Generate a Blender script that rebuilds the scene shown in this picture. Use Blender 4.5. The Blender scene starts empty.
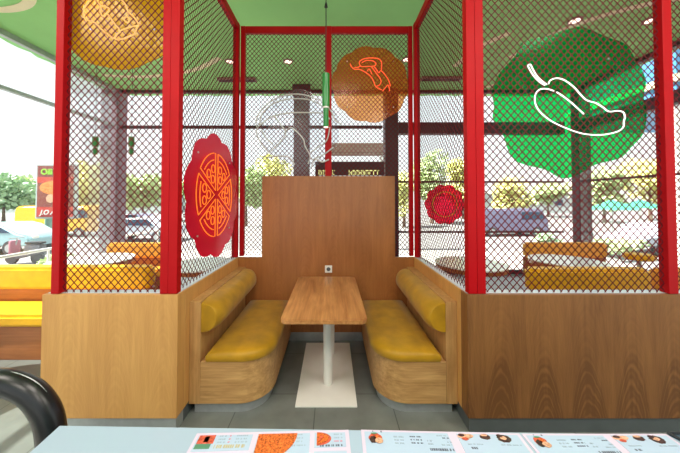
import bpy, bmesh, math, random
from mathutils import Vector, Matrix, noise as mnoise
random.seed(7)
C = bpy.context.scene.collection
SC = bpy.context.scene
PI = math.pi

# ------------------------------------------------------------------ camera
F = 275.0; CX = 332.0; CY = 194.0; TH = math.radians(1.2); H = 1.6
cam = bpy.data.cameras.new('camera'); cam.sensor_width = 36; cam.sensor_fit = 'HORIZONTAL'
cam.lens = 36 * F / 680; cam.shift_x = (340 - CX) / 680; cam.shift_y = -(226.5 - CY) / 680
cam.clip_start = 0.02; cam.clip_end = 500
co = bpy.data.objects.new('camera', cam); C.objects.link(co)
co.location = (0, 0, H); co.rotation_euler = (PI / 2 + TH, 0, 0); SC.camera = co

def ray(px, py):
    dx = (px - CX) / F; dy = (CY - py) / F
    return Vector((dx, math.cos(TH) - dy * math.sin(TH), math.sin(TH) + dy * math.cos(TH)))
def PY(px, py, Y):
    r = ray(px, py); t = Y / r.y
    return Vector((r.x * t, Y, H + r.z * t))
def PX(px, py, X):
    r = ray(px, py); t = X / r.x
    return Vector((X, r.y * t, H + r.z * t))

# ------------------------------------------------------------------ colour and materials
def lin(c):
    out = []
    for v in c[:3]:
        v /= 255.0
        out.append(v / 12.92 if v <= .04045 else ((v + .055) / 1.055) ** 2.4)
    return (out[0], out[1], out[2], 1)
MATS = {}
def newmat(name):
    m = bpy.data.materials.new(name); m.use_nodes = True
    nt = m.node_tree; nt.nodes.clear()
    out = nt.nodes.new('ShaderNodeOutputMaterial')
    MATS[name] = m
    return m, nt, out
def N(nt, t, **kw):
    n = nt.nodes.new(t)
    for k, v in kw.items():
        if k.startswith('i_'):
            key = k[2:]
            key = int(key) if key.isdigit() else key.replace('_', ' ')
            n.inputs[key].default_value = v
        else: setattr(n, k, v)
    return n
def math_n(nt, op, a, b=None, c=None):
    n = nt.nodes.new('ShaderNodeMath'); n.operation = op
    for i, v in enumerate((a, b, c)):
        if v is None: continue
        if hasattr(v, 'is_linked'): nt.links.new(v, n.inputs[i])
        else: n.inputs[i].default_value = v
    return n.outputs[0]
def ramp(nt, fac, stops, interp='LINEAR'):
    r = nt.nodes.new('ShaderNodeValToRGB'); r.color_ramp.interpolation = interp
    el = r.color_ramp.elements
    while len(el) > 1: el.remove(el[-1])
    el[0].position = stops[0][0]; el[0].color = stops[0][1]
    for p, c in stops[1:]:
        e = el.new(p); e.color = c
    nt.links.new(fac, r.inputs[0]); return r.outputs[0]
def plain(name, rgb, rough=.5, metal=0, var=.06, scale=12, bump=0, coat=0, spec=.5, sheen=0):
    m, nt, out = newmat(name)
    b = N(nt, 'ShaderNodeBsdfPrincipled', i_Roughness=rough, i_Metallic=metal)
    b.inputs['Coat Weight'].default_value = coat
    b.inputs['Specular IOR Level'].default_value = spec
    b.inputs['Sheen Weight'].default_value = sheen
    tc = N(nt, 'ShaderNodeTexCoord'); nz = N(nt, 'ShaderNodeTexNoise', i_Scale=scale, i_Detail=4.0)
    nt.links.new(tc.outputs['Object'], nz.inputs['Vector'])
    c = lin(rgb)
    lo = tuple(v * (1 - var) for v in c[:3]) + (1,); hi = tuple(min(1, v * (1 + var)) for v in c[:3]) + (1,)
    nt.links.new(ramp(nt, nz.outputs[0], [(.3, lo), (.7, hi)]), b.inputs['Base Color'])
    if bump:
        bp = N(nt, 'ShaderNodeBump', i_Strength=bump, i_Distance=.01)
        nt.links.new(nz.outputs[0], bp.inputs['Height']); nt.links.new(bp.outputs[0], b.inputs['Normal'])
    nt.links.new(b.outputs[0], out.inputs[0]); return m

def wood(name, light, dark, grain='z', streak=46, cath=0.0, rough=.42, contrast=1.0, blotch=.3, width=.325, top=.62):
    """grain axis x, y or z; across is the other in-plane axis"""
    m, nt, out = newmat(name)
    b = N(nt, 'ShaderNodeBsdfPrincipled', i_Roughness=rough)
    tc = N(nt, 'ShaderNodeTexCoord')
    def sc(v):
        mp = N(nt, 'ShaderNodeMapping'); mp.inputs['Scale'].default_value = v
        nt.links.new(tc.outputs['Object'], mp.inputs['Vector']); return mp.outputs[0]
    def stretch(a, l):
        return {'x': (l, a, a), 'y': (a, l, a), 'z': (a, a, l)}[grain]
    fine = N(nt, 'ShaderNodeTexNoise', i_Scale=1.0, i_Detail=6.0, i_Roughness=.65, i_Distortion=.3)
    nt.links.new(sc(stretch(streak, streak * .045)), fine.inputs['Vector'])
    mid = N(nt, 'ShaderNodeTexNoise', i_Scale=1.0, i_Detail=5.0, i_Roughness=.6, i_Distortion=1.1)
    nt.links.new(sc(stretch(streak * .22, streak * .035)), mid.inputs['Vector'])
    bl = N(nt, 'ShaderNodeTexNoise', i_Scale=1.0, i_Detail=3.0)
    nt.links.new(sc(stretch(5, 1.6)), bl.inputs['Vector'])
    v = math_n(nt, 'MULTIPLY', fine.outputs[0], .5)
    v = math_n(nt, 'ADD', v, math_n(nt, 'MULTIPLY', mid.outputs[0], .5 - .2 * min(1, cath)))
    v = math_n(nt, 'ADD', v, math_n(nt, 'MULTIPLY', math_n(nt, 'SUBTRACT', bl.outputs[0], .5), blotch))
    if cath:
        sep = N(nt, 'ShaderNodeSeparateXYZ'); nt.links.new(tc.outputs['Object'], sep.inputs[0])
        z = sep.outputs[2]; x = math_n(nt, 'ADD', sep.outputs[0], sep.outputs[1])
        warp = N(nt, 'ShaderNodeTexNoise', i_Scale=1.0, i_Detail=3.0)
        nt.links.new(sc((7, 7, 2.2)), warp.inputs['Vector'])
        w = math_n(nt, 'SUBTRACT', warp.outputs[0], .5)
        u = math_n(nt, 'PINGPONG', math_n(nt, 'ADD', x, math_n(nt, 'MULTIPLY', w, .05)), width / 2)   # 0 at leaf centre
        par = math_n(nt, 'ADD', math_n(nt, 'MULTIPLY', math_n(nt, 'POWER', u, 2.0), 26), z)
        par = math_n(nt, 'ADD', par, math_n(nt, 'MULTIPLY', w, .22))
        s = math_n(nt, 'SINE', math_n(nt, 'MULTIPLY', par, 120))
        s2 = math_n(nt, 'SINE', math_n(nt, 'MULTIPLY', par, 62))
        heart = N(nt, 'ShaderNodeMapRange'); heart.inputs['From Min'].default_value = top + .02; heart.inputs['From Max'].default_value = top - .12
        nt.links.new(par, heart.inputs['Value'])
        dk = math_n(nt, 'MULTIPLY', heart.outputs[0], .13 * cath)
        amp = math_n(nt, 'ADD', math_n(nt, 'MULTIPLY', heart.outputs[0], .05 * cath), .018)
        v = math_n(nt, 'ADD', v, math_n(nt, 'MULTIPLY', math_n(nt, 'ADD', s, s2), amp))
        v = math_n(nt, 'SUBTRACT', v, dk)
        v = math_n(nt, 'ADD', v, .07)
    L = lin(light); D = lin(dark)
    mc = tuple((a + b_) / 2 for a, b_ in zip(L, D))
    h = .22 / contrast
    col = ramp(nt, v, [(.5 - h, D), (.5, mc), (.5 + h, L)])
    nt.links.new(col, b.inputs['Base Color'])
    bp = N(nt, 'ShaderNodeBump', i_Strength=.08, i_Distance=.004)
    nt.links.new(fine.outputs[0], bp.inputs['Height']); nt.links.new(bp.outputs[0], b.inputs['Normal'])
    nt.links.new(b.outputs[0], out.inputs[0]); return m

def acrylic(name, rgb, gloss=.06, tint=1.0, diffuse=.0, dcol=None):
    m, nt, out = newmat(name)
    t = N(nt, 'ShaderNodeBsdfTransparent', i_Color=lin(rgb))
    g = N(nt, 'ShaderNodeBsdfGlossy', i_Roughness=.16)
    d = N(nt, 'ShaderNodeBsdfTranslucent', i_Color=lin(dcol or rgb)); dd = N(nt, 'ShaderNodeBsdfDiffuse', i_Color=lin(dcol or rgb))
    a0 = N(nt, 'ShaderNodeMixShader', i_Fac=.5); nt.links.new(d.outputs[0], a0.inputs[1]); nt.links.new(dd.outputs[0], a0.inputs[2])
    a = N(nt, 'ShaderNodeMixShader', i_Fac=diffuse); nt.links.new(t.outputs[0], a.inputs[1]); nt.links.new(a0.outputs[0], a.inputs[2])
    lw = N(nt, 'ShaderNodeLayerWeight', i_Blend=.25)
    f = math_n(nt, 'MULTIPLY_ADD', lw.outputs['Fresnel'], .6, gloss * .3)
    b = N(nt, 'ShaderNodeMixShader'); nt.links.new(f, b.inputs[0]); nt.links.new(a.outputs[0], b.inputs[1]); nt.links.new(g.outputs[0], b.inputs[2])
    nt.links.new(b.outputs[0], out.inputs[0]); return m
def emit(name, rgb, strength):
    m, nt, out = newmat(name)
    e = N(nt, 'ShaderNodeEmission', i_Color=lin(rgb), i_Strength=strength)
    nt.links.new(e.outputs[0], out.inputs[0]); return m

M = {}
M['veneer'] = wood('oak_veneer', (158, 106, 56), (112, 70, 32), 'z', 46, cath=1.1, rough=.5, top=.56, width=.30)
M['veneer_plain_lit'] = wood('oak_veneer_plain_lit', (218, 164, 94), (188, 132, 68), 'z', 40, cath=.06, rough=.5)  # plain grain; sun bounce is raised into the base colour
M['panel'] = wood('walnut_stained_oak', (176, 112, 60), (134, 80, 38), 'z', 34, cath=.3, rough=.34, blotch=.35)
M['oak_x'] = wood('pale_oak', (218, 172, 110), (158, 112, 62), 'x', 60, rough=.45, contrast=1.15)
M['oak_z'] = wood('pale_oak_upright', (214, 168, 106), (158, 112, 62), 'z', 60, rough=.45)
M['table'] = wood('table_oak', (208, 150, 92), (152, 96, 48), 'y', 52, rough=.28, contrast=1.3, blotch=.45)
M['oak_bg'] = wood('far_oak', (190, 120, 66), (140, 80, 40), 'x', 30)
M['mustard'] = plain('mustard_leather', (178, 132, 14), .5, var=.18, scale=9, bump=.2, spec=.35, sheen=.15)
M['yellow'] = plain('yellow_leather', (250, 188, 24), .5, var=.1, scale=8)
M['orange'] = plain('orange_leather', (255, 176, 66), .5, var=.1, scale=8)
M['red'] = plain('red_paint', (176, 3, 14), .5, var=.05, scale=6, spec=.2)
M['mesh'] = plain('dark_red_wire', (98, 18, 28), .6, var=.1, spec=.2)
M['sill'] = plain('pale_grey_sill', (205, 212, 220), .3, var=.02)
M['steel'] = plain('brushed_steel', (176, 180, 180), .4, metal=.45, var=.08, scale=20)
M['grey_plinth'] = plain('grey_plinth', (98, 104, 104), .45, metal=.3, var=.08, scale=10)
M['white'] = plain('white_powder_coat', (232, 230, 222), .4, var=.02)
M['white_table'] = plain('white_laminate', (245, 245, 242), .25, var=.01)
M['black'] = plain('black_plastic', (22, 22, 24), .3, var=.1)
M['dark_frame'] = plain('dark_maroon_frame', (62, 34, 40), .5, var=.08)
M['grey_col'] = plain('grey_column', (124, 112, 122), .6, var=.05)
M['green_lamp'] = plain('green_enamel', (14, 122, 44), .3, var=.05, coat=.3)
M['green_dark'] = plain('dark_green_cap', (20, 70, 40), .4)
M['cable'] = plain('black_cable', (30, 34, 30), .6)
M['cream'] = plain('cream_paint', (236, 226, 190), .6, var=.03)
M['green_ceiling'] = plain('green_ceiling', (150, 212, 132), .75, var=.04, scale=2)
M['counter'] = plain('pale_blue_counter', (160, 180, 196), .2, var=.015, scale=3)
M['teal'] = plain('teal_counter_side', (150, 186, 188), .3, var=.02)
M['menu_pink'] = plain('pale_pink_card', (206, 194, 212), .25, var=.02)
M['menu_blue'] = plain('pale_blue_print', (172, 192, 212), .25, var=.02)
M['ink'] = plain('grey_ink', (150, 166, 180), .5)
M['ink_dark'] = plain('dark_ink', (92, 98, 112), .5)
M['ink_red'] = plain('red_ink', (200, 130, 144), .5)
M['ink_gold'] = plain('gold_ink', (176, 168, 130), .5)
M['ink_green'] = plain('green_ink', (80, 130, 100), .5)
M['pizza_print'] = plain('pizza_print', (216, 100, 44), .3, var=.75, scale=240)
M['food_red'] = plain('food_print_red', (196, 88, 64), .3, var=.5, scale=140)
M['food_brown'] = plain('food_print_brown', (70, 50, 46), .3, var=.5, scale=140)
M['food_tan'] = plain('food_print_tan', (206, 158, 128), .3, var=.4, scale=160)
M['leaf'] = plain('hazy_leaf_green', (186, 204, 146), .6, var=.25, scale=1.5)  # all three leaf tones are paled to paint in the outdoor haze
M['leaf_dark'] = plain('hazy_deep_leaf_green', (150, 182, 140), .6, var=.25, scale=1.5)
M['leaf_yellow'] = plain('hazy_yellow_leaf', (216, 216, 140), .6, var=.25, scale=1.5)
M['bark'] = plain('bark', (110, 90, 76), .8, var=.2)
M['pave'] = plain('pale_paving', (166, 162, 157), .7, var=.05, scale=1)
M['asphalt'] = plain('pale_asphalt', (132, 130, 129), .8, var=.06, scale=1)
M['car'] = plain('pale_blue_car_paint', (150, 184, 190), .25, var=.02, coat=.5)
M['car_white'] = plain('white_car_paint', (190, 196, 206), .25, var=.02, coat=.5)
M['car_purple'] = plain('lilac_grey_car_paint', (120, 118, 146), .3, var=.02, coat=.5)
M['van'] = plain('yellow_van_paint', (244, 186, 20), .35, var=.04, coat=.3)
M['glass_dark'] = plain('car_window', (46, 66, 88), .1, var=.03)
M['rubber'] = plain('tyre_rubber', (70, 70, 74), .7)
M['teal_paint'] = plain('teal_canopy_cloth', (60, 160, 130), .6)
M['blue_wall'] = plain('blue_cladding', (70, 130, 178), .5, var=.05, scale=1)
M['building'] = plain('grey_building', (170, 180, 178), .7, var=.05, scale=1)
M['grey_green'] = plain('grey_green_post', (120, 160, 140), .5)
M['poster_red'] = plain('poster_red', (188, 52, 40), .5, var=.06)
M['poster_dark'] = plain('poster_maroon', (128, 52, 46), .5, var=.08)
M['poster_pizza'] = plain('poster_pizza', (232, 126, 60), .5, var=.3, scale=9)
M['lime'] = plain('lime_letter', (150, 214, 50), .5)
M['pink'] = plain('pink_cloth', (176, 116, 132), .6)
M['grey_moto'] = plain('grey_scooter_paint', (96, 96, 104), .4)
M['bird_white'] = plain('white_tube_off', (206, 202, 200), .25, var=.02)
M['ac_pink'] = plain('brownish_pink_diffuser', (150, 110, 104), .5)
M['letters'] = emit('pale_yellow_letters', (236, 232, 150), 1.0)
M['ac_green'] = acrylic('green_acrylic', (0, 222, 152), .04, diffuse=.05)
M['ac_red'] = acrylic('red_acrylic', (255, 96, 140), .04, diffuse=.45, dcol=(255, 44, 84))
M['ac_orange'] = acrylic('orange_acrylic', (255, 222, 176), .04, diffuse=.34, dcol=(255, 140, 30))
M['ac_yellow'] = acrylic('amber_acrylic', (255, 214, 30), .04, diffuse=.45, dcol=(255, 206, 20))
M['ac_clear'] = acrylic('clear_acrylic', (244, 244, 246), .05, diffuse=.04)
M['glass'] = acrylic('window_glass', (250, 253, 252), .03)
M['neon_white'] = emit('white_neon', (255, 252, 245), 1.8)
M['neon_orange'] = emit('orange_neon', (255, 120, 44), 1.05)
M['neon_red'] = emit('red_neon', (255, 96, 58), 1.1)
M['neon_peach'] = emit('peach_neon', (255, 190, 110), 1.15)
M['lamp_glow'] = emit('downlight_glow', (255, 226, 206), 2.2)

# floor: big grey tiles
def floor_mat():
    m, nt, out = newmat('grey_floor_tiles')
    b = N(nt, 'ShaderNodeBsdfPrincipled', i_Roughness=.3)
    tc = N(nt, 'ShaderNodeTexCoord')
    mp = N(nt, 'ShaderNodeMapping'); mp.inputs['Location'].default_value = (.13, .1, 0)
    nt.links.new(tc.outputs['Object'], mp.inputs[0])
    br = N(nt, 'ShaderNodeTexBrick', i_Scale=1.0, i_Mortar_Size=.004, i_Brick_Width=.6, i_Row_Height=.6)
    br.offset = 0; br.inputs['Color1'].default_value = lin((122, 127, 122)); br.inputs['Color2'].default_value = lin((116, 121, 118))
    br.inputs['Mortar'].default_value = lin((86, 90, 86))
    nt.links.new(mp.outputs[0], br.inputs['Vector'])
    nz = N(nt, 'ShaderNodeTexNoise', i_Scale=7.0, i_Detail=6.0); nt.links.new(tc.outputs['Object'], nz.inputs['Vector'])
    mx = N(nt, 'ShaderNodeMix'); mx.data_type = 'RGBA'; mx.blend_type = 'MULTIPLY'; mx.inputs[0].default_value = 1
    nt.links.new(br.outputs[0], mx.inputs[6])
    nt.links.new(ramp(nt, nz.outputs[0], [(.3, (.78, .78, .78, 1)), (.7, (1, 1, 1, 1))]), mx.inputs[7])
    nt.links.new(mx.outputs[2], b.inputs['Base Color'])
    nt.links.new(b.outputs[0], out.inputs[0]); return m
M['floor'] = floor_mat()

# ------------------------------------------------------------------ mesh helpers
def BM(): return bmesh.new()
def box(bm, x0, x1, y0, y1, z0, z1, bevel=0, seg=2):
    t = bmesh.new(); bmesh.ops.create_cube(t, size=1)
    for v in t.verts:
        v.co = Vector(((x0 + x1) / 2 + v.co.x * (x1 - x0), (y0 + y1) / 2 + v.co.y * (y1 - y0), (z0 + z1) / 2 + v.co.z * (z1 - z0)))
    if bevel: bmesh.ops.bevel(t, geom=t.edges[:], offset=bevel, segments=seg, affect='EDGES', profile=.5)
    join(bm, t); return bm
def join(bm, t, mat=None):
    if mat is not None: bmesh.ops.transform(t, matrix=mat, verts=t.verts[:])
    me = bpy.data.meshes.new('tmp'); t.to_mesh(me); t.free(); bm.from_mesh(me); bpy.data.meshes.remove(me); return bm
def prism(bm, pts, thick):
    """pts: list of 3D points of a planar outline; thick: extrusion vector"""
    th = Vector(thick)
    a = [bm.verts.new(Vector(p)) for p in pts]; b = [bm.verts.new(Vector(p) + th) for p in pts]
    n = len(pts)
    bm.faces.new(a); bm.faces.new(b[::-1])
    for i in range(n): bm.faces.new((a[i], b[i], b[(i + 1) % n], a[(i + 1) % n]))
    bmesh.ops.recalc_face_normals(bm, faces=bm.faces[:]); return bm
def cyl(bm, p0, p1, r, r2=None, seg=20):
    p0 = Vector(p0); p1 = Vector(p1); d = p1 - p0
    t = bmesh.new(); bmesh.ops.create_cone(t, cap_ends=True, segments=seg, radius1=r, radius2=r if r2 is None else r2, depth=d.length)
    mat = Matrix.Translation((p0 + p1) / 2) @ Vector((0, 0, 1)).rotation_difference(d).to_matrix().to_4x4()
    return join(bm, t, mat)
def tube(bm, pts, r, closed=False, seg=6):
    pts = [Vector(p) for p in pts]; n = len(pts); rings = []
    nrm = None
    for i, p in enumerate(pts):
        if closed: d = (pts[(i + 1) % n] - pts[i - 1])
        else: d = pts[min(i + 1, n - 1)] - pts[max(i - 1, 0)]
        d.normalize()
        if nrm is None: nrm = d.orthogonal().normalized()
        else: nrm = (nrm - d * nrm.dot(d)).normalized()
        bi = d.cross(nrm)
        rings.append([bm.verts.new(p + (nrm * math.cos(2 * PI * k / seg) + bi * math.sin(2 * PI * k / seg)) * r) for k in range(seg)])
    for i in range(n if closed else n - 1):
        a = rings[i]; b = rings[(i + 1) % n]
        for k in range(seg): bm.faces.new((a[k], a[(k + 1) % seg], b[(k + 1) % seg], b[k]))
    if not closed:
        bm.faces.new(rings[0][::-1]); bm.faces.new(rings[-1])
    return bm
def smooth_pts(pts, closed=False, sub=4):
    P = [Vector(p) for p in pts]; n = len(P); out = []
    for i in range(n if closed else n - 1):
        p1 = P[i]; p2 = P[(i + 1) % n]
        p0 = P[i - 1] if (closed or i > 0) else p1
        p3 = P[(i + 2) % n] if (closed or i + 2 < n) else p2
        for k in range(sub):
            t = k / sub
            out.append(.5 * ((2 * p1) + (-p0 + p2) * t + (2 * p0 - 5 * p1 + 4 * p2 - p3) * t * t + (-p0 + 3 * p1 - 3 * p2 + p3) * t ** 3))
    if not closed: out.append(P[-1])
    return out

def link(name, bm, mat, parent=None, smooth=False):
    me = bpy.data.meshes.new(name)
    if parent is not None:
        pr = parent; off = Vector(pr.location)
        while pr.parent is not None: pr = pr.parent; off += Vector(pr.location)
        bmesh.ops.translate(bm, verts=bm.verts[:], vec=-off)
    bm.to_mesh(me); bm.free()
    if smooth:
        for p in me.polygons: p.use_smooth = True
        try: me.set_sharp_from_angle(angle=math.radians(40))
        except Exception: pass
    o = bpy.data.objects.new(name, me); C.objects.link(o)
    o.data.materials.append(M[mat] if isinstance(mat, str) else mat)
    if parent is not None: o.parent = parent
    return o
def thing(name, label, cat, loc=(0, 0, 0), group=None):
    o = bpy.data.objects.new(name, None); C.objects.link(o); o.location = loc; o.empty_display_size = .1
    o['label'] = label; o['category'] = cat
    if group: o['group'] = group
    return o
def tag(o, label, cat, group=None, kind=None):
    o['label'] = label; o['category'] = cat
    if group: o['group'] = group
    if kind: o['kind'] = kind
    return o
def struct(name, bm, mat, smooth=False):
    o = link(name, bm, mat, None, smooth); o['kind'] = 'structure'; return o
def copy_tree(o, parent=None):
    c = o.copy(); C.objects.link(c)
    if parent is not None: c.parent = parent
    for ch in list(o.children): copy_tree(ch, c)
    return c

# ------------------------------------------------------------------ the room
CZ = 4.0; GXL = -4.66; GXR = 5.24; GYB = 6.0; YN = -2.6
struct('floor', box(BM(), GXL - .35, GXR + .35, YN - .3, GYB + .35, -.12, 0), 'floor')
bm = BM()   # ceiling slab with a softly waved edge
edge = []
xs0, xs1, ys0, ys1 = GXL - .28, GXR + .28, YN - .3, GYB + .3
def wav(a, b, fx, n=60):
    for i in range(n): edge.append(fx(a + (b - a) * i / n))
wav(ys0, ys1 - .4, lambda t: (xs0 + .03 * math.sin(t * 16), t, CZ))
edge.append((xs0 + .12, ys1 - .12, CZ))
wav(xs0 + .4, xs1 - .4, lambda t: (t, ys1 + .03 * math.sin(t * 16), CZ), 90)
edge.append((xs1 - .12, ys1 - .12, CZ))
wav(ys1 - .4, ys0, lambda t: (xs1 + .03 * math.sin(t * 16), t, CZ))
prism(bm, edge, (0, 0, .18))
ceil = struct('ceiling', bm, 'green_ceiling')
# cream stripes painted on the ceiling, kept as raised paint lines
def stripe(pts, w=.05):
    bm = BM(); P = smooth_pts(pts, False, 8)
    L = []; R = []
    for i, p in enumerate(P):
        d = (P[min(i + 1, len(P) - 1)] - P[max(i - 1, 0)]).normalized(); n = Vector((-d.y, d.x, 0)) * w
        L.append(bm.verts.new(p + n)); R.append(bm.verts.new(p - n))
    for i in range(len(P) - 1): bm.faces.new((L[i], L[i + 1], R[i + 1], R[i]))
    g = bmesh.ops.extrude_face_region(bm, geom=bm.faces[:]); bmesh.ops.translate(bm, verts=[v for v in g['geom'] if isinstance(v, bmesh.types.BMVert)], vec=(0, 0, .006))
    bmesh.ops.recalc_face_normals(bm, faces=bm.faces[:])
    return bm
zc = CZ - .008
def PZ(px, py, Z=zc):
    r = ray(px, py); t = (Z - H) / r.z
    return Vector((r.x * t, r.y * t, Z))
for pts in ([(-4.6, 3.35), (-4.15, 3.42), (-3.7, 3.3), (-3.42, 3.0), (-3.3, 2.4), (-3.2, 1.2)],
            [(-4.4, 5.25), (-3.6, 5.3), (-2.6, 5.05), (-1.9, 4.6)],
            [(3.0, 4.6), (3.12, 4.1), (3.35, 3.7), (3.8, 3.35), (4.5, 3.1)],
            [(5.0, 4.75), (4.3, 5.0), (3.7, 5.3), (3.3, 5.8)],
            [(2.55, 3.9), (2.3, 4.3), (2.2, 4.9)]):
    o = link('ceiling_stripe', stripe([(x, y, zc) for x, y in pts]), 'cream', ceil)

# glazed facade: frames and panes
def frame_member(name, *a, mat='dark_frame'):
    o = struct(name, box(BM(), *a), mat); return o
n_w = [0]
def window(x0, x1, y0, y1, z0, z1, axis, members, mat='dark_frame'):
    n_w[0] += 1
    nm = 'window_%d' % n_w[0]
    bm = BM()
    if axis == 'x': box(bm, x0, x1, y0 - .006, y0 + .006, z0, z1)
    else: box(bm, x0 - .006, x0 + .006, y0, y1, z0, z1)
    w = struct(nm, bm, 'glass')
    fb = BM()
    for m in members: box(fb, *m)
    link('window_frame', fb, mat, w)
    return w
# rear glass: left half (thin transom), right half (deep transom and two thin bars)
t = .035
memL = [(GXL, 1.1, GYB - t, GYB + t, CZ - .06, CZ), (GXL, 1.1, GYB - t, GYB + t, 3.16, 3.22), (GXL, 1.1, GYB - t, GYB + t, 0, .08)]
window(GXL + .2, 1.12, GYB, GYB, .0, CZ, 'x', memL)
memR = [(1.44, GXR - .2, GYB - .08, GYB + .08, 3.03, 3.28), (1.44, GXR - .2, GYB - t, GYB + t, CZ - .06, CZ), (1.44, GXR - .2, GYB - .02, GYB + .02, 1.97, 2.01),
        (1.44, GXR - .2, GYB - .02, GYB + .02, .88, .92), (1.44, GXR - .2, GYB - t, GYB + t, 0, .08)]
window(1.44, GXR - .2, GYB, GYB, .0, CZ, 'x', memR)
memSL = [(GXL - t, GXL + t, YN, GYB - .2, CZ - .08, CZ), (GXL - t, GXL + t, YN, GYB - .2, 3.16, 3.21), (GXL - t, GXL + t, YN, GYB - .2, 0, .06)]
window(GXL, GXL, YN, GYB - .2, 0, CZ, 'y', memSL, 'steel')
memSR = [(GXR - .05, GXR + .05, YN, GYB - .2, CZ - .08, CZ), (GXR - .06, GXR + .06, YN, GYB - .2, 3.06, 3.26), (GXR - t, GXR + t, YN, GYB - .2, 0, .06),
         (GXR - .02, GXR + .02, YN, GYB - .2, 1.97, 2.01)]
window(GXR, GXR, YN, GYB - .2, 0, CZ, 'y', memSR)
memN = [(GXL, GXR, YN - t, YN + t, CZ - .08, CZ), (GXL, GXR, YN - t, YN + t, 0, .08)] + [(x - .04, x + .04, YN - t, YN + t, 0, CZ) for x in (-4.6, -2.2, .2, 2.7, 5.2)]
window(GXL, GXR, YN, YN, 0, CZ, 'x', memN)
# dark door case behind the booth with its lettered header
bm = BM()
box(bm, -.36, 1.12, GYB - .11, GYB - .04, 2.12, 2.42); box(bm, -.36, -.28, GYB - .11, GYB - .04, 0, 2.12)
door = struct('door_1', bm, 'dark_frame')
bm = BM(); random.seed(3)
for a, b in ((-.29, .13), (.36, 1.02)):
    x = a
    while x < b - .05:
        w = random.choice((.05, .06, .07)); z0, z1 = 2.13, 2.235
        y0, y1 = GYB - .13, GYB - .105
        box(bm, x, x + .014, y0, y1, z0, z1)
        k = random.randint(0, 3)
        if k == 0: box(bm, x + .014, x + w - .01, y0, y1, z1 - .02, z1)
        elif k == 1: box(bm, x + .014, x + w - .02, y0, y1, z0 + .04, z0 + .056); box(bm, x + w - .022, x + w - .008, y0, y1, z0, z1)
        elif k == 2: box(bm, x + .014, x + w - .01, y0, y1, z0, z0 + .018); box(bm, x + .014, x + w - .01, y0, y1, z1 - .018, z1)
        else: box(bm, x + w - .022, x + w - .008, y0, y1, z0, z1); box(bm, x + .014, x + w - .02, y0, y1, z1 - .018, z1)
        x += w + .012
o = link('header_lettering', bm, 'letters', door); o['label'] = 'pale yellow lettering'

def column(name, label, x0, x1, y0, y1, mat, cap=False, z1=CZ):
    t = thing(name, label, 'column', ((x0 + x1) / 2, (y0 + y1) / 2, 0))
    link('shaft', box(BM(), x0, x1, y0, y1, 0, z1, .015), mat, t)
    b = BM(); box(b, x0 - .02, x1 + .02, y0 - .02, y1 + .02, 0, .12, .005); link('foot', b, 'dark_frame', t)
    if cap: link('capital', box(BM(), x0 - .025, x1 + .025, y0 - .025, y1 + .025, z1 - .22, z1, .005), 'dark_frame', t)
    return t
column('column', 'thick grey column in the glazed corner behind the left wire mesh', -4.96, -4.60, 5.86, 6.16, 'grey_col')
column('column', 'slim grey column with a dark capital seen through the clear burger sign', -.80, -.48, 5.68, 5.96, 'grey_col', True)
column('column', 'dark maroon column whose top is crossed by the orange sign', 1.14, 1.42, 5.84, 6.12, 'dark_frame')
column('column', 'dark maroon corner column behind the green sign', 5.30, 5.47, 5.88, 6.08, 'dark_frame')

t = thing('drainpipe', 'thin dark drainpipe just outside the rear right corner column', 'pipe', (5.8, 6.2, 0))
b = BM(); cyl(b, (5.8, 6.2, -.13), (5.8, 6.2, 3.9), .045, seg=14); link('pipe', b, 'dark_frame', t, True)
for z in (.8, 2.4):
    b = BM(); cyl(b, (5.8, 6.2, z), (5.8, 6.2, z + .05), .06, seg=14); link('pipe_clip', b, 'dark_frame', t, True)

# ceiling fittings
def downlight(px, py, label):
    p = PZ(px, py, CZ)
    t = thing('downlight', label, 'ceiling light', (p.x, p.y, CZ), 'recessed downlights in the green ceiling')
    b = BM(); tube(b, [(p.x + .075 * math.cos(a), p.y + .075 * math.sin(a), CZ - .008) for a in [2 * PI * k / 20 for k in range(20)]], .014, True); link('rim', b, 'ac_pink', t, True)
    b = BM(); cyl(b, (p.x, p.y, CZ - .012), (p.x, p.y, CZ - .001), .068); link('lens', b, 'lamp_glow', t)
    L = bpy.data.lights.new('downlight_bulb', 'SPOT'); L.energy = 30; L.color = (1, .9, .8); L.spot_size = math.radians(120); L.spot_blend = .8; L.shadow_soft_size = .08
    lo = bpy.data.objects.new('downlight_bulb', L); C.objects.link(lo); lo.location = (0, 0, -.03); lo.parent = t
for px, py, lb in ((230, 61, 'small round downlight above left side mesh, in the green ceiling'), (288, 61, 'small round downlight in the ceiling above the burger sign'),
                   (407, 59, 'small round downlight right of the orange hotdog sign'), (575, 20, 'small round downlight just above the green pepper sign'),
                   (650, 20, 'small round downlight near the top right post')):
    downlight(px, py, lb)
for i, (x, y) in enumerate(((-3.0, .3), (0.0, .2), (2.6, .3), (-1.5, -1.6), (1.5, -1.6))):  # unseen ceiling panels added as fill for the booth front
    L = bpy.data.lights.new('fill_area', 'AREA'); L.energy = 40; L.size = 1.1; L.color = (1, .93, .86)
    t = thing('fill_panel', 'square fill light panel added to the ceiling behind the viewer', 'ceiling light', (x, y, CZ), 'added fill light panels behind the camera')
    link('fill_panel_frame', box(BM(), x - .6, x + .6, y - .6, y + .6, CZ - .03, CZ, .004), 'white', t)
    link('fill_panel_lens', box(BM(), x - .56, x + .56, y - .56, y + .56, CZ - .036, CZ - .029), 'lamp_glow', t)
    lo = bpy.data.objects.new('fill_lamp', L); C.objects.link(lo); lo.location = (0, 0, -.05); lo.parent = t
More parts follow.
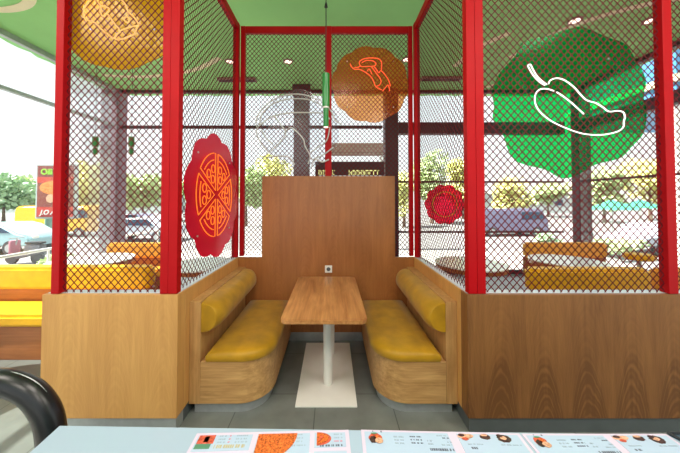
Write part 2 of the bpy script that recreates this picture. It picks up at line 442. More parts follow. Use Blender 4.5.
for (a, b_, lb) in (((218, 78.5), (256, 78.5), 'long dark slot vent in the ceiling left of the rear post'), ((421, 77.5), (461, 77.5), 'long brownish slot vent in the ceiling behind the right side mesh')):
    p = PZ(*a, CZ); q = PZ(*b_, CZ)
    t = thing('slot_vent', lb, 'vent', ((p.x + q.x) / 2, p.y, CZ))
    link('vent_frame', box(BM(), p.x, q.x, p.y - .07, p.y + .07, CZ - .05, CZ, .01), 'ac_pink', t)
    b = BM()
    for k in range(3): box(b, p.x + .03, q.x - .03, p.y - .05 + k * .04, p.y - .03 + k * .04, CZ - .056, CZ - .045)
    link('louvre', b, 'dark_frame', t)

# ------------------------------------------------------------------ booth joinery
YF = 1.92; YB = 3.15; XL = -1.068; XR = .938; WT = .1; WZ = .942; PLZ = .097
def partition(label, x0, x1, y0, y1, mat, plinth_mat='grey_plinth', inset=(.0, .0, .0, .0)):
    t = thing('low_partition', label, 'partition', ((x0 + x1) / 2, (y0 + y1) / 2, 0))
    link('body', box(BM(), x0, x1, y0, y1, PLZ + .0, WZ, .002, 1), mat, t)
    a, b, c, d = inset
    link('top_sill', box(BM(), x0 + .012, x1 - .012, y0 + (.03 if x1 - x0 > .5 else 0), y1, WZ, WZ + .003), 'sill', t)
    link('plinth', box(BM(), x0 + a, x1 - b, y0 + c, y1 - d, 0, PLZ), plinth_mat, t)
    return t
partition('plain oak low partition left of the booth, colour lightened for sun bounce, red posts standing on it', -2.01, XL, YF, YF + WT, 'veneer_plain_lit', 'steel', (.01, .008, .008, .0))
partition('long brown oak low partition with arched grain, right of the booth', XR, 4.3, YF, YF + WT, 'veneer', inset=(.008, .0, .008, .0))
partition('oak low partition along the back of the left bench', XL - WT, XL, YF + WT + .001, YB, 'veneer_plain_lit', inset=(.01, .008, 0, 0))
partition('oak low partition along the back of the right bench', XR, XR + WT, YF + WT + .001, YB, 'veneer_plain_lit', inset=(.008, .01, 0, 0))
# rear panel: low part over the full width, tall part in the middle, one board
t = thing('booth_back_panel', 'tall brown oak panel closing the back of the booth', 'panel', (0, YB + .03, 0))
bm = BM(); x0, x1 = XL - WT, XR + WT
xa, xb = PY(262, 200, YB).x, PY(395, 200, YB).x
zt = PY(330, 176, YB).z
prism(bm, [(x0, YB + .002, PLZ), (x1, YB + .002, PLZ), (x1, YB + .002, WZ), (xb, YB + .002, WZ), (xb, YB + .002, zt), (xa, YB + .002, zt), (xa, YB + .002, WZ), (x0, YB + .002, WZ)], (0, .045, 0))
bmesh.ops.bevel(bm, geom=bm.edges[:], offset=.002, segments=1, affect='EDGES')
link('board', bm, 'panel', t)
link('plinth', box(BM(), x0, x1, YB + .008, YB + .04, 0, PLZ), 'steel', t)
p = PY(328.5, 269, YB)
t = thing('wall_socket', 'small white wall socket on the back panel just above the table', 'socket', (p.x, YB, p.z))
link('cover_plate', box(BM(), p.x - .041, p.x + .041, YB - .009, YB + .001, p.z - .041, p.z + .041, .004), 'white', t)
b = BM(); cyl(b, (p.x, YB - .011, p.z), (p.x, YB - .008, p.z), .022); link('socket_well', b, 'grey_plinth', t)
b = BM()
for s in (-1, 1): cyl(b, (p.x + s * .009, YB - .0125, p.z), (p.x + s * .009, YB - .0105, p.z), .004, seg=10)
link('pin_hole', b, 'black', t)

# benches
YS = 2.08
def bench(side, label):
    # built for the right side; x measured from the partition face towards the aisle
    s = -1 if side == 'R' else 1
    xw = XR - .001 if side == 'R' else XL + .001
    X = lambda d: xw + s * d
    t = thing('booth_bench', label, 'bench', (X(.3), (YS + YB) / 2, 0), 'booth benches facing each other')
    W = .6; R = .24
    def outline(d0, d1, y0, y1, r, z):
        pts = [(X(d0), y1, z), (X(d0), y0, z)]
        for k in range(13):
            a = PI / 2 * k / 12
            pts.append((X(d1 - r + r * math.sin(a)), y0 + r - r * math.cos(a), z))
        pts.append((X(d1), y1, z)); return pts
    b = BM(); prism(b, outline(.085, W, YS, YB, R, .078), (0, 0, .312)); bmesh.ops.bevel(b, geom=[e for e in b.edges if abs(e.verts[0].co.z - e.verts[1].co.z) < 1e-5], offset=.004, segments=1, affect='EDGES')
    link('seat_box', b, 'oak_x', t, True)
    b = BM(); prism(b, outline(.03, W - .035, YS + .03, YB, R - .035, 0), (0, 0, .078)); link('plinth', b, 'steel', t, True)
    # upright back board with its end lipping
    b = BM(); box(b, min(X(0), X(.083)), max(X(0), X(.083)), YS, YB, .078, .836, .002, 1); link('back_board', b, 'oak_z', t)
    # seat cushion: domed, rounded front corner
    b = BM(); rings = []
    for (ins, z) in ((.0, .391), (-.006, .41), (-.004, .437), (.012, .456), (.05, .467), (.11, .472), (.17, .474)):
        ring = []
        for p_ in outline(.13 + ins, W + .018 - ins, YS - .004 + ins, YB - .004 - max(0, ins) * .3, max(.02, R - ins), z): ring.append(b.verts.new(p_))
        rings.append(ring)
    for a, c in zip(rings[:-1], rings[1:]):
        for k in range(len(a)): b.faces.new((a[k], a[(k + 1) % len(a)], c[(k + 1) % len(a)], c[k]))
    b.faces.new(rings[0]); b.faces.new(rings[-1][::-1]); bmesh.ops.recalc_face_normals(b, faces=b.faces[:])
    link('seat_cushion', b, 'mustard', t, True)
    # bolster: half round roll against the board, softly rounded ends
    b = BM(); rings = []; n = 14
    ys = [YS + .002, YS + .006, YS + .018, YS + .04, YS + .08] + [YS + .08 + (YB - YS - .16) * k / 8 for k in range(1, 8)] + [YB - .08, YB - .04, YB - .015, YB - .004]
    for y in ys:
        e = min(y - YS, YB - y); sc = min(1, .72 + .28 * math.sqrt(max(0, min(1, e / .08)))) if e < .08 else 1
        zc_, hz, hx = .712, .118 * (.5 + .5 * sc), .145 * sc
        ring = []
        for k in range(n + 1):
            a = -PI / 2 + PI * k / n
            ring.append(b.verts.new((X(.085 + hx * math.cos(a) ** .8 if math.cos(a) > 1e-6 else .085), y, zc_ + hz * math.sin(a))))
        rings.append(ring)
    for a, c in zip(rings[:-1], rings[1:]):
        for k in range(n): b.faces.new((a[k], a[k + 1], c[k + 1], c[k]))
        b.faces.new((a[n], a[0], c[0], c[n]))
    b.faces.new(rings[0]); b.faces.new(rings[-1][::-1]); bmesh.ops.recalc_face_normals(b, faces=b.faces[:])
    link('back_bolster', b, 'mustard', t, True)
    return t
bench('L', 'left booth bench, pale oak base with mustard leather seat and rolled backrest')
bench('R', 'right booth bench, pale oak base with mustard leather seat and rolled backrest')

# table
xc = -.058; y0, y1 = 1.965, 3.06; hw = .312
t = thing('booth_table', 'oak topped booth table on two white columns between the benches', 'table', (xc, (y0 + y1) / 2, 0))
def rrect(x0, x1, y0, y1, r, z, n=8):
    pts = []
    for cx_, cy_, a0 in ((x1 - r, y0 + r, -PI / 2), (x1 - r, y1 - r, 0), (x0 + r, y1 - r, PI / 2), (x0 + r, y0 + r, PI)):
        for k in range(n + 1):
            a = a0 + PI / 2 * k / n; pts.append((cx_ + r * math.cos(a), cy_ + r * math.sin(a), z))
    return pts
b = BM(); prism(b, rrect(xc - hw, xc + hw, y0, y1, .05, .715), (0, 0, .036)); bmesh.ops.bevel(b, geom=[e for e in b.edges if abs(e.verts[0].co.z - e.verts[1].co.z) < 1e-5], offset=.005, segments=2, affect='EDGES')
link('tabletop', b, 'table', t, True)
b = BM(); box(b, -.285, .195, 2.15, 3.09, 0, .012, .003); link('base_plate', b, 'white', t)
for yy in (2.42, 2.88):
    b = BM(); xk = -.036 if yy < 2.5 else -.014; cyl(b, (xk, yy, .012), (xk, yy, .715), .04, seg=32); link('column', b, 'white', t, True)

# ------------------------------------------------------------------ red cage
ZT = 3.65
CW, CH = .052, .058       # diamond cell
def diamond_mesh(u0, u1, z0, z1, place, w=.0066, th=.002, cw=CW, ch=CH):
    """crossing flat strands clipped to the rectangle, place(u, z, d) -> 3D"""
    bm = BM(); sl = ch / cw; hwz = w / 2 * math.sqrt(1 + sl * sl)
    for fam, sgn in enumerate((1, -1)):
        c = z0 - sl * (u1 - u0) if sgn > 0 else z0
        cend = z1 if sgn > 0 else z1 + sl * (u1 - u0)
        k = math.ceil(c / ch)
        while k * ch < cend:
            cc = k * ch; k += 1
            f = lambda u: cc + sgn * sl * (u - u0)
            # clip
            ua = u0; ub = u1
            if sgn > 0: ua = max(ua, u0 + (z0 - cc) / sl); ub = min(ub, u0 + (z1 - cc) / sl)
            else: ua = max(ua, u0 + (cc - z1) / sl); ub = min(ub, u0 + (cc - z0) / sl)
            if ub - ua < .004: continue
            d0 = -th if fam == 0 else 0; d1 = 0 if fam == 0 else th
            q = [(ua, f(ua) - hwz), (ub, f(ub) - hwz), (ub, f(ub) + hwz), (ua, f(ua) + hwz)]
            a = [bm.verts.new(place(u, z, d0)) for u, z in q]; b = [bm.verts.new(place(u, z, d1)) for u, z in q]
            bm.faces.new(a); bm.faces.new(b[::-1])
            for i in range(4): bm.faces.new((a[i], b[i], b[(i + 1) % 4], a[(i + 1) % 4]))
    bmesh.ops.recalc_face_normals(bm, faces=bm.faces[:]); return bm
PO = .056
def cage_panel(label, axis, fixed, u0, u1, z0, z1, posts, rails=('top',), deep=.06, sgn=1, meshoff=.03, lowz=None):
    """axis x: panel lies in the plane y=fixed..fixed+deep*sgn ; axis y: plane x"""
    mid = (u0 + u1) / 2
    loc = (mid, fixed, z0) if axis == 'x' else (fixed, mid, z0)
    t = thing('mesh_panel', label, 'mesh panel', loc)
    pl = (lambda u, z, d: Vector((u, fixed + sgn * meshoff + d, z))) if axis == 'x' else (lambda u, z, d: Vector((fixed + sgn * meshoff + d, u, z)))
    link('wire_mesh', diamond_mesh(u0, u1, z0 + .004, z1, pl), 'mesh', t)
    lo, hi = sorted((fixed, fixed + sgn * deep))
    for a, b in posts:
        bx = (a, b, lo, hi) if axis == 'x' else (lo, hi, a, b)
        link('post', box(BM(), *bx, z0, z1, .003), 'red', t)
    for r in rails:
        zz = (z1 - .08, z1) if r == 'top' else (z0, z0 + .02)
        bx = (u0, u1, lo + .004, hi - .004) if axis == 'x' else (lo + .004, hi - .004, u0, u1)
        link('rail', box(BM(), *bx, *zz, .003), 'red', t)
    return t
z0 = WZ + .004
xl0 = PY(52, 200, YF).x; xr1 = PY(677, 200, YF).x + .0
cage_panel('red framed wire mesh panel at front left, behind the amber sign', 'x', YF + .003, xl0 + PO, -1.197, z0, ZT, [(xl0, xl0 + PO), (-1.197, -1.141)])
cage_panel('red framed wire mesh panel at front right, behind the green sign', 'x', YF + .003, 1.07, xr1 - .066, z0, ZT, [(1.012, 1.07), (xr1 - .066, xr1)])
cage_panel('outermost red wire mesh panel past the right edge post', 'x', YF + .003, xr1 + .002, 4.2, z0, ZT, [(4.2, 4.26)])
cage_panel('red wire mesh panel on the left side of the booth, behind the pizza sign', 'y', XL - .01, YF + .062, YB - .02, z0, ZT, [(YF + .003, YF + .06), (YB - .02, YB + .036)], deep=.062, sgn=-1)
cage_panel('red wire mesh panel on the right side of the booth, without a sign', 'y', XR + .012, YF + .062, YB - .02, z0, ZT, [(YF + .003, YF + .06), (YB - .02, YB + .036)], deep=.06, sgn=1)
yb = YB + .05
xpl = XL - .008; xm0, xm1 = PY(325, 200, yb).x, PY(331.5, 200, yb).x
cage_panel('rear left red mesh panel behind the burger sign', 'x', yb, xpl + .05, xm0, z0 + .0, ZT, [(xpl, xpl + .05), (xm0, xm1)], deep=.05)
cage_panel('rear right red mesh panel behind the hotdog sign', 'x', yb, xm1, XR - .036, z0, ZT, [(XR - .036, XR + .01)], deep=.05)

# ------------------------------------------------------------------ neon signs
def wavy(cx_, cz_, r, n=10, amp=.035, rot=0):
    pts = []
    m = 120
    for k in range(m):
        a = 2 * PI * k / m + rot
        rr = r * (1 + amp * (abs(math.sin(n / 2 * (a - rot))) * 2 - 1))
        pts.append((cx_ + rr * math.cos(a), cz_ + rr * math.sin(a)))
    return pts
def sign(label, axis, plane, face, centre, backing_pts, mat, tubes, tmat, r_t=.006, thick=.005, back=.07, front=.008):
    """face: direction (+1/-1) toward the viewer side along the plane normal; backing plane at 'plane'"""
    def W(u, z, d): return Vector((u, plane + face * d, z)) if axis == 'x' else Vector((plane + face * d, u, z))
    loc = W(centre[0], centre[1], 0)
    t = thing('neon_sign', label, 'neon sign', loc)
    b = BM(); prism(b, [W(u, z, -back) for u, z in backing_pts], W(0, 0, thick) - W(0, 0, 0)); link('acrylic_backing', b, mat, t)
    for pts, closed in tubes:
        b = BM(); tube(b, [W(p[0], p[1], front) for p in pts], r_t, closed); link('neon_tube', b, tmat, t, True)
    for a in (PI / 4, 3 * PI / 4, 5 * PI / 4, 7 * PI / 4):
        b = BM()
        rr = .42 * (max(p[0] for p in backing_pts) - min(p[0] for p in backing_pts))
        cyl(b, W(centre[0] + rr * math.cos(a), centre[1] + rr * math.sin(a), -back - .004), W(centre[0] + rr * math.cos(a), centre[1] + rr * math.sin(a), -back + .012), .007, seg=12)
        link('standoff', b, 'steel', t, True)
    return t
def tr(pts, ox, oy, sc, plane_fn, closed=False, sub=4):
    P = []
    for x, y in pts:
        P.append(plane_fn(ox + x / sc, oy + y / sc))
    return smooth_pts([(p[0], p[1], 0) for p in P], closed, sub)
# green pepper sign
YG = YF
fg = lambda px, py: (lambda v: (v.x, v.z))(PY(px, py, YG))
gb = [(579, 27), (592, 31), (608, 38), (624, 44), (634, 58), (645, 79), (643, 97), (646, 112), (643, 133), (630, 148), (620, 158), (605, 162), (592, 166), (575, 176), (561, 178), (546, 170), (530, 166), (516, 161), (508, 150), (503, 135), (493, 120), (494, 105), (492, 92), (499, 74), (515, 56), (521, 43), (533, 39), (548, 36), (565, 30)]
gb = smooth_pts([(PY(*p, YG + .07).x, PY(*p, YG + .07).z, 0) for p in gb], True, 4)
cap = [(125, 186), (108, 175), (92, 158), (80, 138), (77, 130), (84, 128), (90, 140), (102, 160), (116, 174), (130, 184)]
body = [(135, 182), (140, 172), (158, 166), (180, 172), (205, 190), (225, 212), (242, 228), (268, 236), (288, 248), (305, 260), (330, 258), (345, 262), (350, 275), (347, 288), (345, 305), (325, 318), (280, 326), (230, 322), (180, 305), (140, 285), (110, 260), (97, 235), (98, 212), (110, 198), (130, 196), (150, 202)]
inner = [(158, 205), (180, 220), (205, 240), (234, 267)]
sign('white neon chilli pepper on a large green scalloped acrylic disc', 'x', YG, -1, fg(571, 101), [(p.x, p.y) for p in gb], 'ac_green',
     [(tr(cap, 500, 20, 2.83, fg), False), (tr(body, 500, 20, 2.83, fg), False), (tr(inner, 500, 20, 2.83, fg), False)], 'neon_white', .0042)
# amber wrap sign (front left)
fy = fg
cxz = fy(116, -9)
yb_pts = [(min(-1.15, max(-1.93, u)), z) for u, z in wavy(cxz[0] - .02, cxz[1] - .01, .515, 10, .012, .1)]
o1 = [(380, 0), (405, 25), (430, 75), (445, 120), (480, 145), (510, 180), (540, 235), (525, 250), (500, 315), (430, 345), (360, 365), (320, 355), (250, 310), (190, 260), (150, 215), (80, 190), (45, 160), (42, 110), (60, 60), (95, 0), (110, -70), (170, -160), (250, -190), (330, -150), (370, -70)]
o2 = [(150, 0), (195, 60), (190, 110), (215, 155), (245, 130), (275, 95), (250, 70), (215, 60), (197, 64)]
o3 = [(255, 130), (310, 205), (370, 285), (345, 315), (320, 355)]
o4 = [(370, 285), (420, 265), (490, 245), (540, 238)]
o5 = [(405, 185), (430, 155), (455, 182), (440, 215)]
sign('peach neon wrap roll on a round amber acrylic disc at top left', 'x', YG, -1, cxz, yb_pts, 'ac_yellow',
     [(tr(o1, 80, 0, 9.06, fy, True, 3), True), (tr(o2, 80, 0, 9.06, fy), False), (tr(o3, 80, 0, 9.06, fy), False), (tr(o4, 80, 0, 9.06, fy), False), (tr(o5, 80, 0, 9.06, fy, True, 2), True)], 'neon_peach', .0045, back=.075)
# orange hotdog sign (rear right) and clear burger sign (rear centre)
YR = YB + .042
fo = lambda px, py: (lambda v: (v.x, v.z))(PY(px, py, YR))
co_ = fo(371, 82)
H1 = [(375, 185), (376, 150), (374, 110), (345, 82), (280, 75), (220, 82), (180, 105), (176, 130), (195, 152), (250, 152), (310, 148), (325, 125), (300, 103), (240, 98), (198, 118)]
H2 = [(92, 128), (105, 155), (135, 178), (175, 178), (230, 205), (280, 245), (305, 290), (325, 335), (375, 365)]
H3 = [(130, 162), (160, 160), (185, 150)]
H4 = [(285, 155), (330, 215), (365, 265), (370, 300), (350, 325), (330, 330)]
H5 = [(310, 155), (330, 180), (350, 210), (372, 190), (420, 245), (445, 290), (455, 330)]
H6 = [(385, 375), (410, 345), (435, 320), (445, 345), (448, 375)]
H7 = [(245, 195), (265, 175), (290, 222)]
sign('small red neon hotdog on an orange acrylic disc high at the back', 'x', YR, -1, co_, wavy(co_[0], co_[1], .455, 10, .025, .2), 'ac_orange',
     [(tr(h, 340, 50, 9.07, fo), False) for h in (H1, H2, H3, H4, H5, H6, H7)], 'neon_red', .005, back=.07)
cb = fo(299, 128)
B = [[(55, 215), (50, 190), (65, 150), (100, 110), (150, 80), (210, 65), (270, 68), (320, 85), (360, 105), (395, 150), (410, 185), (440, 200)],
     [(66, 205), (75, 160), (110, 120), (160, 95), (220, 85), (290, 90), (340, 112), (372, 140)],
     [(60, 212), (120, 168), (200, 150), (280, 148), (350, 152), (385, 178)],
     [(60, 215), (52, 240), (75, 290), (105, 328), (80, 350)], [(130, 160), (160, 200), (185, 240), (165, 275), (110, 330)],
     [(180, 240), (205, 215), (235, 235), (265, 270), (272, 300), (295, 345), (285, 380)], [(384, 213), (378, 250), (365, 280), (330, 305), (296, 330)],
     [(400, 305), (350, 342), (300, 362)], [(75, 225), (95, 262), (128, 292)], [(225, 385), (200, 350), (150, 345), (100, 352)], [(300, 395), (320, 360), (350, 372), (380, 360)]]
YC = YR - .012
fc = lambda px, py: (lambda v: (v.x, v.z))(PY(px, py, YC))
sign('unlit white outline burger on a clear acrylic disc behind the pendant lamp', 'x', YC + .005, -1, cb, wavy(cb[0], cb[1], .47, 10, .02), 'ac_clear',
     [(tr(h, 245, 80, 4.53, fc), False) for h in B], 'bird_white', .0075, back=.078)
# pizza sign on the left side panel
XS = XL + .0; cy_, cz_ = 2.50, H + .045; R = .375
tubes = []
for k in range(6):
    a0 = PI / 2 + k * PI / 3 + .07; a1 = a0 + PI / 3 - .14; am = (a0 + a1) / 2
    apex = (cy_ + .045 * math.cos(am), cz_ + .045 * math.sin(am))
    arc = [(cy_ + R * math.cos(a0 + (a1 - a0) * j / 8), cz_ + R * math.sin(a0 + (a1 - a0) * j / 8), 0) for j in range(9)]
    tubes.append(([(*apex, 0)] + arc, True))
    arc2 = [(cy_ + R * .84 * math.cos(a0 + .12 + (a1 - a0 - .24) * j / 6), cz_ + R * .84 * math.sin(a0 + .12 + (a1 - a0 - .24) * j / 6), 0) for j in range(7)]
    tubes.append((arc2, False))
    for rr, da in ((.42, .0), (.64, .2), (.64, -.22)):
        c0 = (cy_ + R * rr * math.cos(am + da), cz_ + R * rr * math.sin(am + da))
        tubes.append(([(c0[0] + .036 * math.cos(q * PI / 5), c0[1] + .036 * math.sin(q * PI / 5), 0) for q in range(10)], True))
sign('orange neon pizza of six slices on a red acrylic disc', 'y', XS, 1, (cy_, cz_), wavy(cy_ + .03, cz_ - .01, .545, 10, .04, .1), 'ac_red', tubes, 'neon_orange', .0045, back=-.002, front=.018)
# pizza sign's reflection in the rear glass, modelled as a red disc and ring
t = thing('window_decal', 'pizza sign reflection built as a red disc on the rear window right of the booth', 'decal', (2.45, GYB - .02, 1.5))  # not a decal: stands in for the pizza sign's reflection
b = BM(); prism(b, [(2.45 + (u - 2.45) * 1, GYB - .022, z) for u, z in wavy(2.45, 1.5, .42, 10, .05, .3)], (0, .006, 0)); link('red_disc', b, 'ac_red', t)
b = BM(); tube(b, [(2.45 + .27 * math.cos(q * PI / 12), GYB - .03, 1.5 + .27 * math.sin(q * PI / 12)) for q in range(24)], .012, True); link('reflected_crust_ring', b, 'orange', t)

# ------------------------------------------------------------------ pendant lamps
def pendant(x, y, ztop, z1, z2, zr, label, r=.034):
    t = thing('pendant_lamp', label, 'pendant lamp', (x, y, CZ), 'green tube pendant lamps')
    b = BM(); cyl(b, (x, y, z1), (x, y, CZ), .004, seg=8); cyl(b, (x, y, ztop - .02), (x, y, ztop + .02), .016, .008, 12); link('cable', b, 'cable', t)
    b = BM(); cyl(b, (x, y, z1 + .0), (x, y, z1 + .008), r * .98, r * .5, 28); cyl(b, (x, y, z2), (x, y, z1), r, seg=28); link('upper_shade', b, 'green_lamp', t, True)
    b = BM(); cyl(b, (x, y, z2 - .014), (x, y, z2), r * .9, seg=28); link('white_ring', b, 'white', t, True)
    b = BM(); cyl(b, (x, y, zr), (x, y, z2 - .014), r * .72, seg=28); link('lower_shade', b, 'green_lamp', t, True)
    b = BM(); cyl(b, (x, y, zr - .004), (x, y, zr + .001), r * .6, seg=24); link('diffuser', b, 'lamp_glow', t, True)
yp = 2.5
q = lambda py: PY(326, py, yp).z
pendant(PY(326, 90, yp).x, yp, q(5), q(74), q(107), q(127), 'green tube pendant lamp hanging over the booth table')
yp2 = 4.6
for px, lb in ((95.5, 'green tube pendant lamp left of the corner column'), (131.5, 'green tube pendant lamp right of the corner column')):
    v = PY(px, 140, yp2); pendant(v.x, yp2, CZ - .05, PY(px, 137, yp2).z, PY(px, 147, yp2).z, PY(px, 155, yp2).z, lb, .045)

# ------------------------------------------------------------------ dining area behind
def sofa(label, x0, x1, yseat, yback, mat='yellow', backmat='yellow', zb=.85, rear=1):
    """rear=+1: backrest at larger y (faces camera); rear=-1: backrest at smaller y"""
    t = thing('banquette', label, 'bench', ((x0 + x1) / 2, (yseat + yback) / 2, 0))
    def slab(xa, xb, ya, yb_, za, zb_, r, bev=.02):
        b = BM(); ya, yb_ = sorted((ya, yb_)); r = min(r, (yb_ - ya) / 2 - .005)
        prism(b, rrect(xa, xb, ya, yb_, r, za), (0, 0, zb_ - za))
        bmesh.ops.bevel(b, geom=[e for e in b.edges if abs(e.verts[0].co.z - e.verts[1].co.z) < 1e-5], offset=bev, segments=2, affect='EDGES'); return b
    link('base', slab(x0 + .02, x1 - .02, yseat + .03 * rear, yback - .01 * rear, 0, .33, .2, .004), 'oak_bg', t, True)
    link('seat_cushion', slab(x0, x1, yseat, yback - .13 * rear, .331, .45, .2, .03), mat, t, True)
    link('back_board', slab(x0, x1, yback - .125 * rear, yback, .331, zb - .25, .06, .004), 'oak_bg' if rear == 1 else backmat, t, True)
    link('backrest', slab(x0, x1, yback - .17 * rear, yback + .02 * rear, zb - .249, zb, .09, .03), mat, t, True)
    return t
sofa('yellow banquette beside the left edge of the picture, facing the viewer', -4.55, -2.08, 2.75, 3.3, zb=.83)
sofa('farther yellow banquette in the left glazed corner', -3.95, -2.8, 4.5, 4.95, 'orange', zb=.84)
sofa('orange banquette behind the right partition, its back to the viewer', 2.2, 3.55, 3.55, 3.05, 'yellow', 'orange', zb=.83, rear=-1)
sofa('far yellow banquette in front of the rear right column', 3.32, 4.72, 4.35, 4.85, 'orange', zb=.86)
def round_table(x, y, r, label, top='white_table'):
    t = thing('round_table', label, 'table', (x, y, 0), 'round cafe tables')
    b = BM(); cyl(b, (x, y, .735), (x, y, .75), r, seg=48); link('tabletop', b, top, t, True)
    b = BM(); cyl(b, (x, y, .685), (x, y, .7345), r - .004, seg=48); link('wood_edge', b, 'oak_bg', t, True)
    b = BM(); cyl(b, (x, y, .02), (x, y, .6845), .035, seg=20); link('pedestal', b, 'white', t, True)
    b = BM(); cyl(b, (x, y, 0), (x, y, .02), .24, seg=32); link('foot', b, 'white', t, True)
round_table(-3.42, 2.2, .42, 'white round table cut by the left picture edge')
round_table(-3.42, 3.95, .5, 'white round table between the two left banquettes')
round_table(3.3, 3.9, .44, 'white round table between the two right banquettes')
round_table(1.86, 3.72, .44, 'round table just behind the right side mesh')
round_table(-1.72, 3.68, .42, 'round table just behind the left side mesh')
def stool(x, y, label, mat='yellow', z=.5):
    t = thing('stool', label, 'stool', (x, y, 0))
    b = BM(); cyl(b, (x, y, z - .09), (x, y, z), .19, seg=28); bmesh.ops.bevel(b, geom=[e for e in b.edges if abs(e.verts[0].co.z - e.verts[1].co.z) < 1e-5], offset=.02, segments=2, affect='EDGES'); link('seat', b, mat, t, True)
    b = BM(); cyl(b, (x, y, .015), (x, y, z - .091), .03, seg=16); link('stem', b, 'steel', t, True)
    b = BM(); cyl(b, (x, y, 0), (x, y, .015), .18, seg=28); link('foot', b, 'steel', t, True)
stool(5.0, 4.5, 'yellow padded stool right of the far banquette', z=.72)
stool(4.1, 5.4, 'yellow padded stool by the rear window, left of the corner column', z=.72)
sofa('dark wood and orange banquette at the far right behind the mesh', 3.75, 5.0, 3.7, 3.15, 'orange', 'oak_bg', zb=.8, rear=-1)

# ------------------------------------------------------------------ counter and menus
CT = 1.0
t = thing('counter', 'pale blue glossy service counter across the bottom of the picture', 'counter', (.6, .3, 0))
ang = -.0
yl, yr = .745, .712
pts = [(-.725, yl, .97), (2.2, yr - .02, .97), (2.2, -.1, .97), (-.66, -.1, .97)]
b = BM(); prism(b, pts, (0, 0, .03)); bmesh.ops.bevel(b, geom=b.edges[:], offset=.002, segments=2, affect='EDGES'); link('worktop', b, 'counter', t)
b = BM(); box(b, -.6, 2.15, -.05, .62, .08, .97, .003); link('body', b, 'teal', t)
b = BM(); box(b, -.57, 2.15, -.02, .58, 0, .08); link('plinth', b, 'grey_plinth', t)
def on(px, py, z=CT): 
    r = ray(px, py); k = (z - H) / r.z
    return Vector((r.x * k, r.y * k, z))
def menu(corner_l, corner_r, label, items):
    """corners are the two far corners; sheet runs back towards the viewer by an A3 depth"""
    a = on(*corner_l); b_ = on(*corner_r); ux = (b_ - a).normalized(); uy = Vector((ux.y, -ux.x, 0)); w = (b_ - a).length
    P = lambda u, v, z=0: a + ux * u + uy * v + Vector((0, 0, z + .0015))
    t = thing('menu_sheet', label, 'menu', (a + ux * w / 2 + uy * .1))
    def quad(u0, v0, u1, v1, z, th=.0006):
        bb = BM(); prism(bb, [P(u0, v0, z), P(u1, v0, z), P(u1, v1, z), P(u0, v1, z)], (0, 0, th)); return bb
    bb = BM(); prism(bb, [P(0, 0, -.0015), P(w, 0, -.0015), P(w, .28, -.0015), P(0, .28, -.0015)], (0, 0, .0015)); link('laminated_card', bb, 'menu_pink', t)
    for it in items:
        kind = it[0]
        if kind == 'blue':
            link('printed_field', quad(it[1] * w, it[2], it[3] * w, it[4], .0001), 'menu_blue', t)
        elif kind == 'pic':
            link('printed_picture', quad(it[1] * w, it[2], it[3] * w, it[4], .0008), it[5], t)
        elif kind == 'blob':
            bb = BM(); n = 22; cu, cv, ru, rv = it[1] * w, it[2], it[3], it[4]
            random.seed(int(cu * 1000)); 
            prism(bb, [P(cu + ru * (1 + random.uniform(-.12, .12)) * math.cos(2 * PI * i / n), cv + rv * (1 + random.uniform(-.12, .12)) * math.sin(2 * PI * i / n), .0008 + it[6] * .0007) for i in range(n)], (0, 0, .0005)); link('printed_picture', bb, it[5], t)
        elif kind == 'half':
            bb = BM(); cu, cv, ru, rv = it[1] * w, it[2], it[3], it[4]
            prism(bb, [P(cu + ru * math.cos(-PI / 2 + PI * i / 20), cv + rv * math.sin(-PI / 2 + PI * i / 20), .0008 + it[6] * .0007) for i in range(21)], (0, 0, .0005)); link('printed_picture', bb, it[5], t)
        elif kind == 'arc':   # slice of round pizza: straight far side, round near side
            bb = BM(); cu, cv, r = it[1] * w, it[2], it[3]
            pp = [P(cu + r * math.cos(q), cv + r * .8 * math.sin(q), .0008) for q in [PI * i / 24 * it[4] for i in range(25)]]
            if it[4] < 1: pp.append(P(cu, cv, .0008))
            prism(bb, pp, (0, 0, .0005)); link('printed_picture', bb, it[5], t)
        elif kind == 'text':
            bb = BM(); u = it[1] * w; end = it[3] * w; v = it[2]; random.seed(int(u * 977 + v * 7777)); hh = it[5] if len(it) > 5 else .0035
            while u < end:
                l = random.uniform(.002, .005); prism(bb, [P(u, v, .0008), P(min(u + l, end), v, .0008), P(min(u + l, end), v + hh, .0008), P(u, v + hh, .0008)], (0, 0, .0004)); u += l + random.choice((.0012, .0012, .004))
            link('printed_text', bb, it[4], t)
    return t
def food3(u0):
    return [('blob', u0 + .025, .014, .018, .007, 'food_tan', 0), ('blob', u0 + .005, .011, .008, .004, 'food_brown', 1), ('blob', u0 + .055, .013, .009, .005, 'food_tan', 1), ('blob', u0 + .02, .022, .008, .004, 'food_red', 1),
            ('blob', u0 + .15, .014, .013, .008, 'food_brown', 0), ('blob', u0 + .147, .010, .009, .003, 'food_tan', 1),
            ('blob', u0 + .262, .018, .017, .011, 'food_brown', 0), ('blob', u0 + .258, .017, .008, .005, 'food_tan', 1), ('blob', u0 + .24, .011, .007, .005, 'food_brown', 1)]
def redfood(u0):
    return [('blob', u0 + .035, .024, .016, .013, 'food_red', 0), ('blob', u0 + .02, .030, .009, .010, 'food_brown', 1), ('blob', u0 + .045, .026, .008, .008, 'pizza_print', 1), ('blob', u0 + .055, .034, .010, .008, 'food_tan', 2), ('blob', u0 + .03, .012, .008, .002, 'ink_green', 1),
            ('pic', u0 + .02, .004, u0 + .027, .006, 'ink_dark'), ('pic', u0 + .072, .004, u0 + .08, .008, 'ink_dark')]
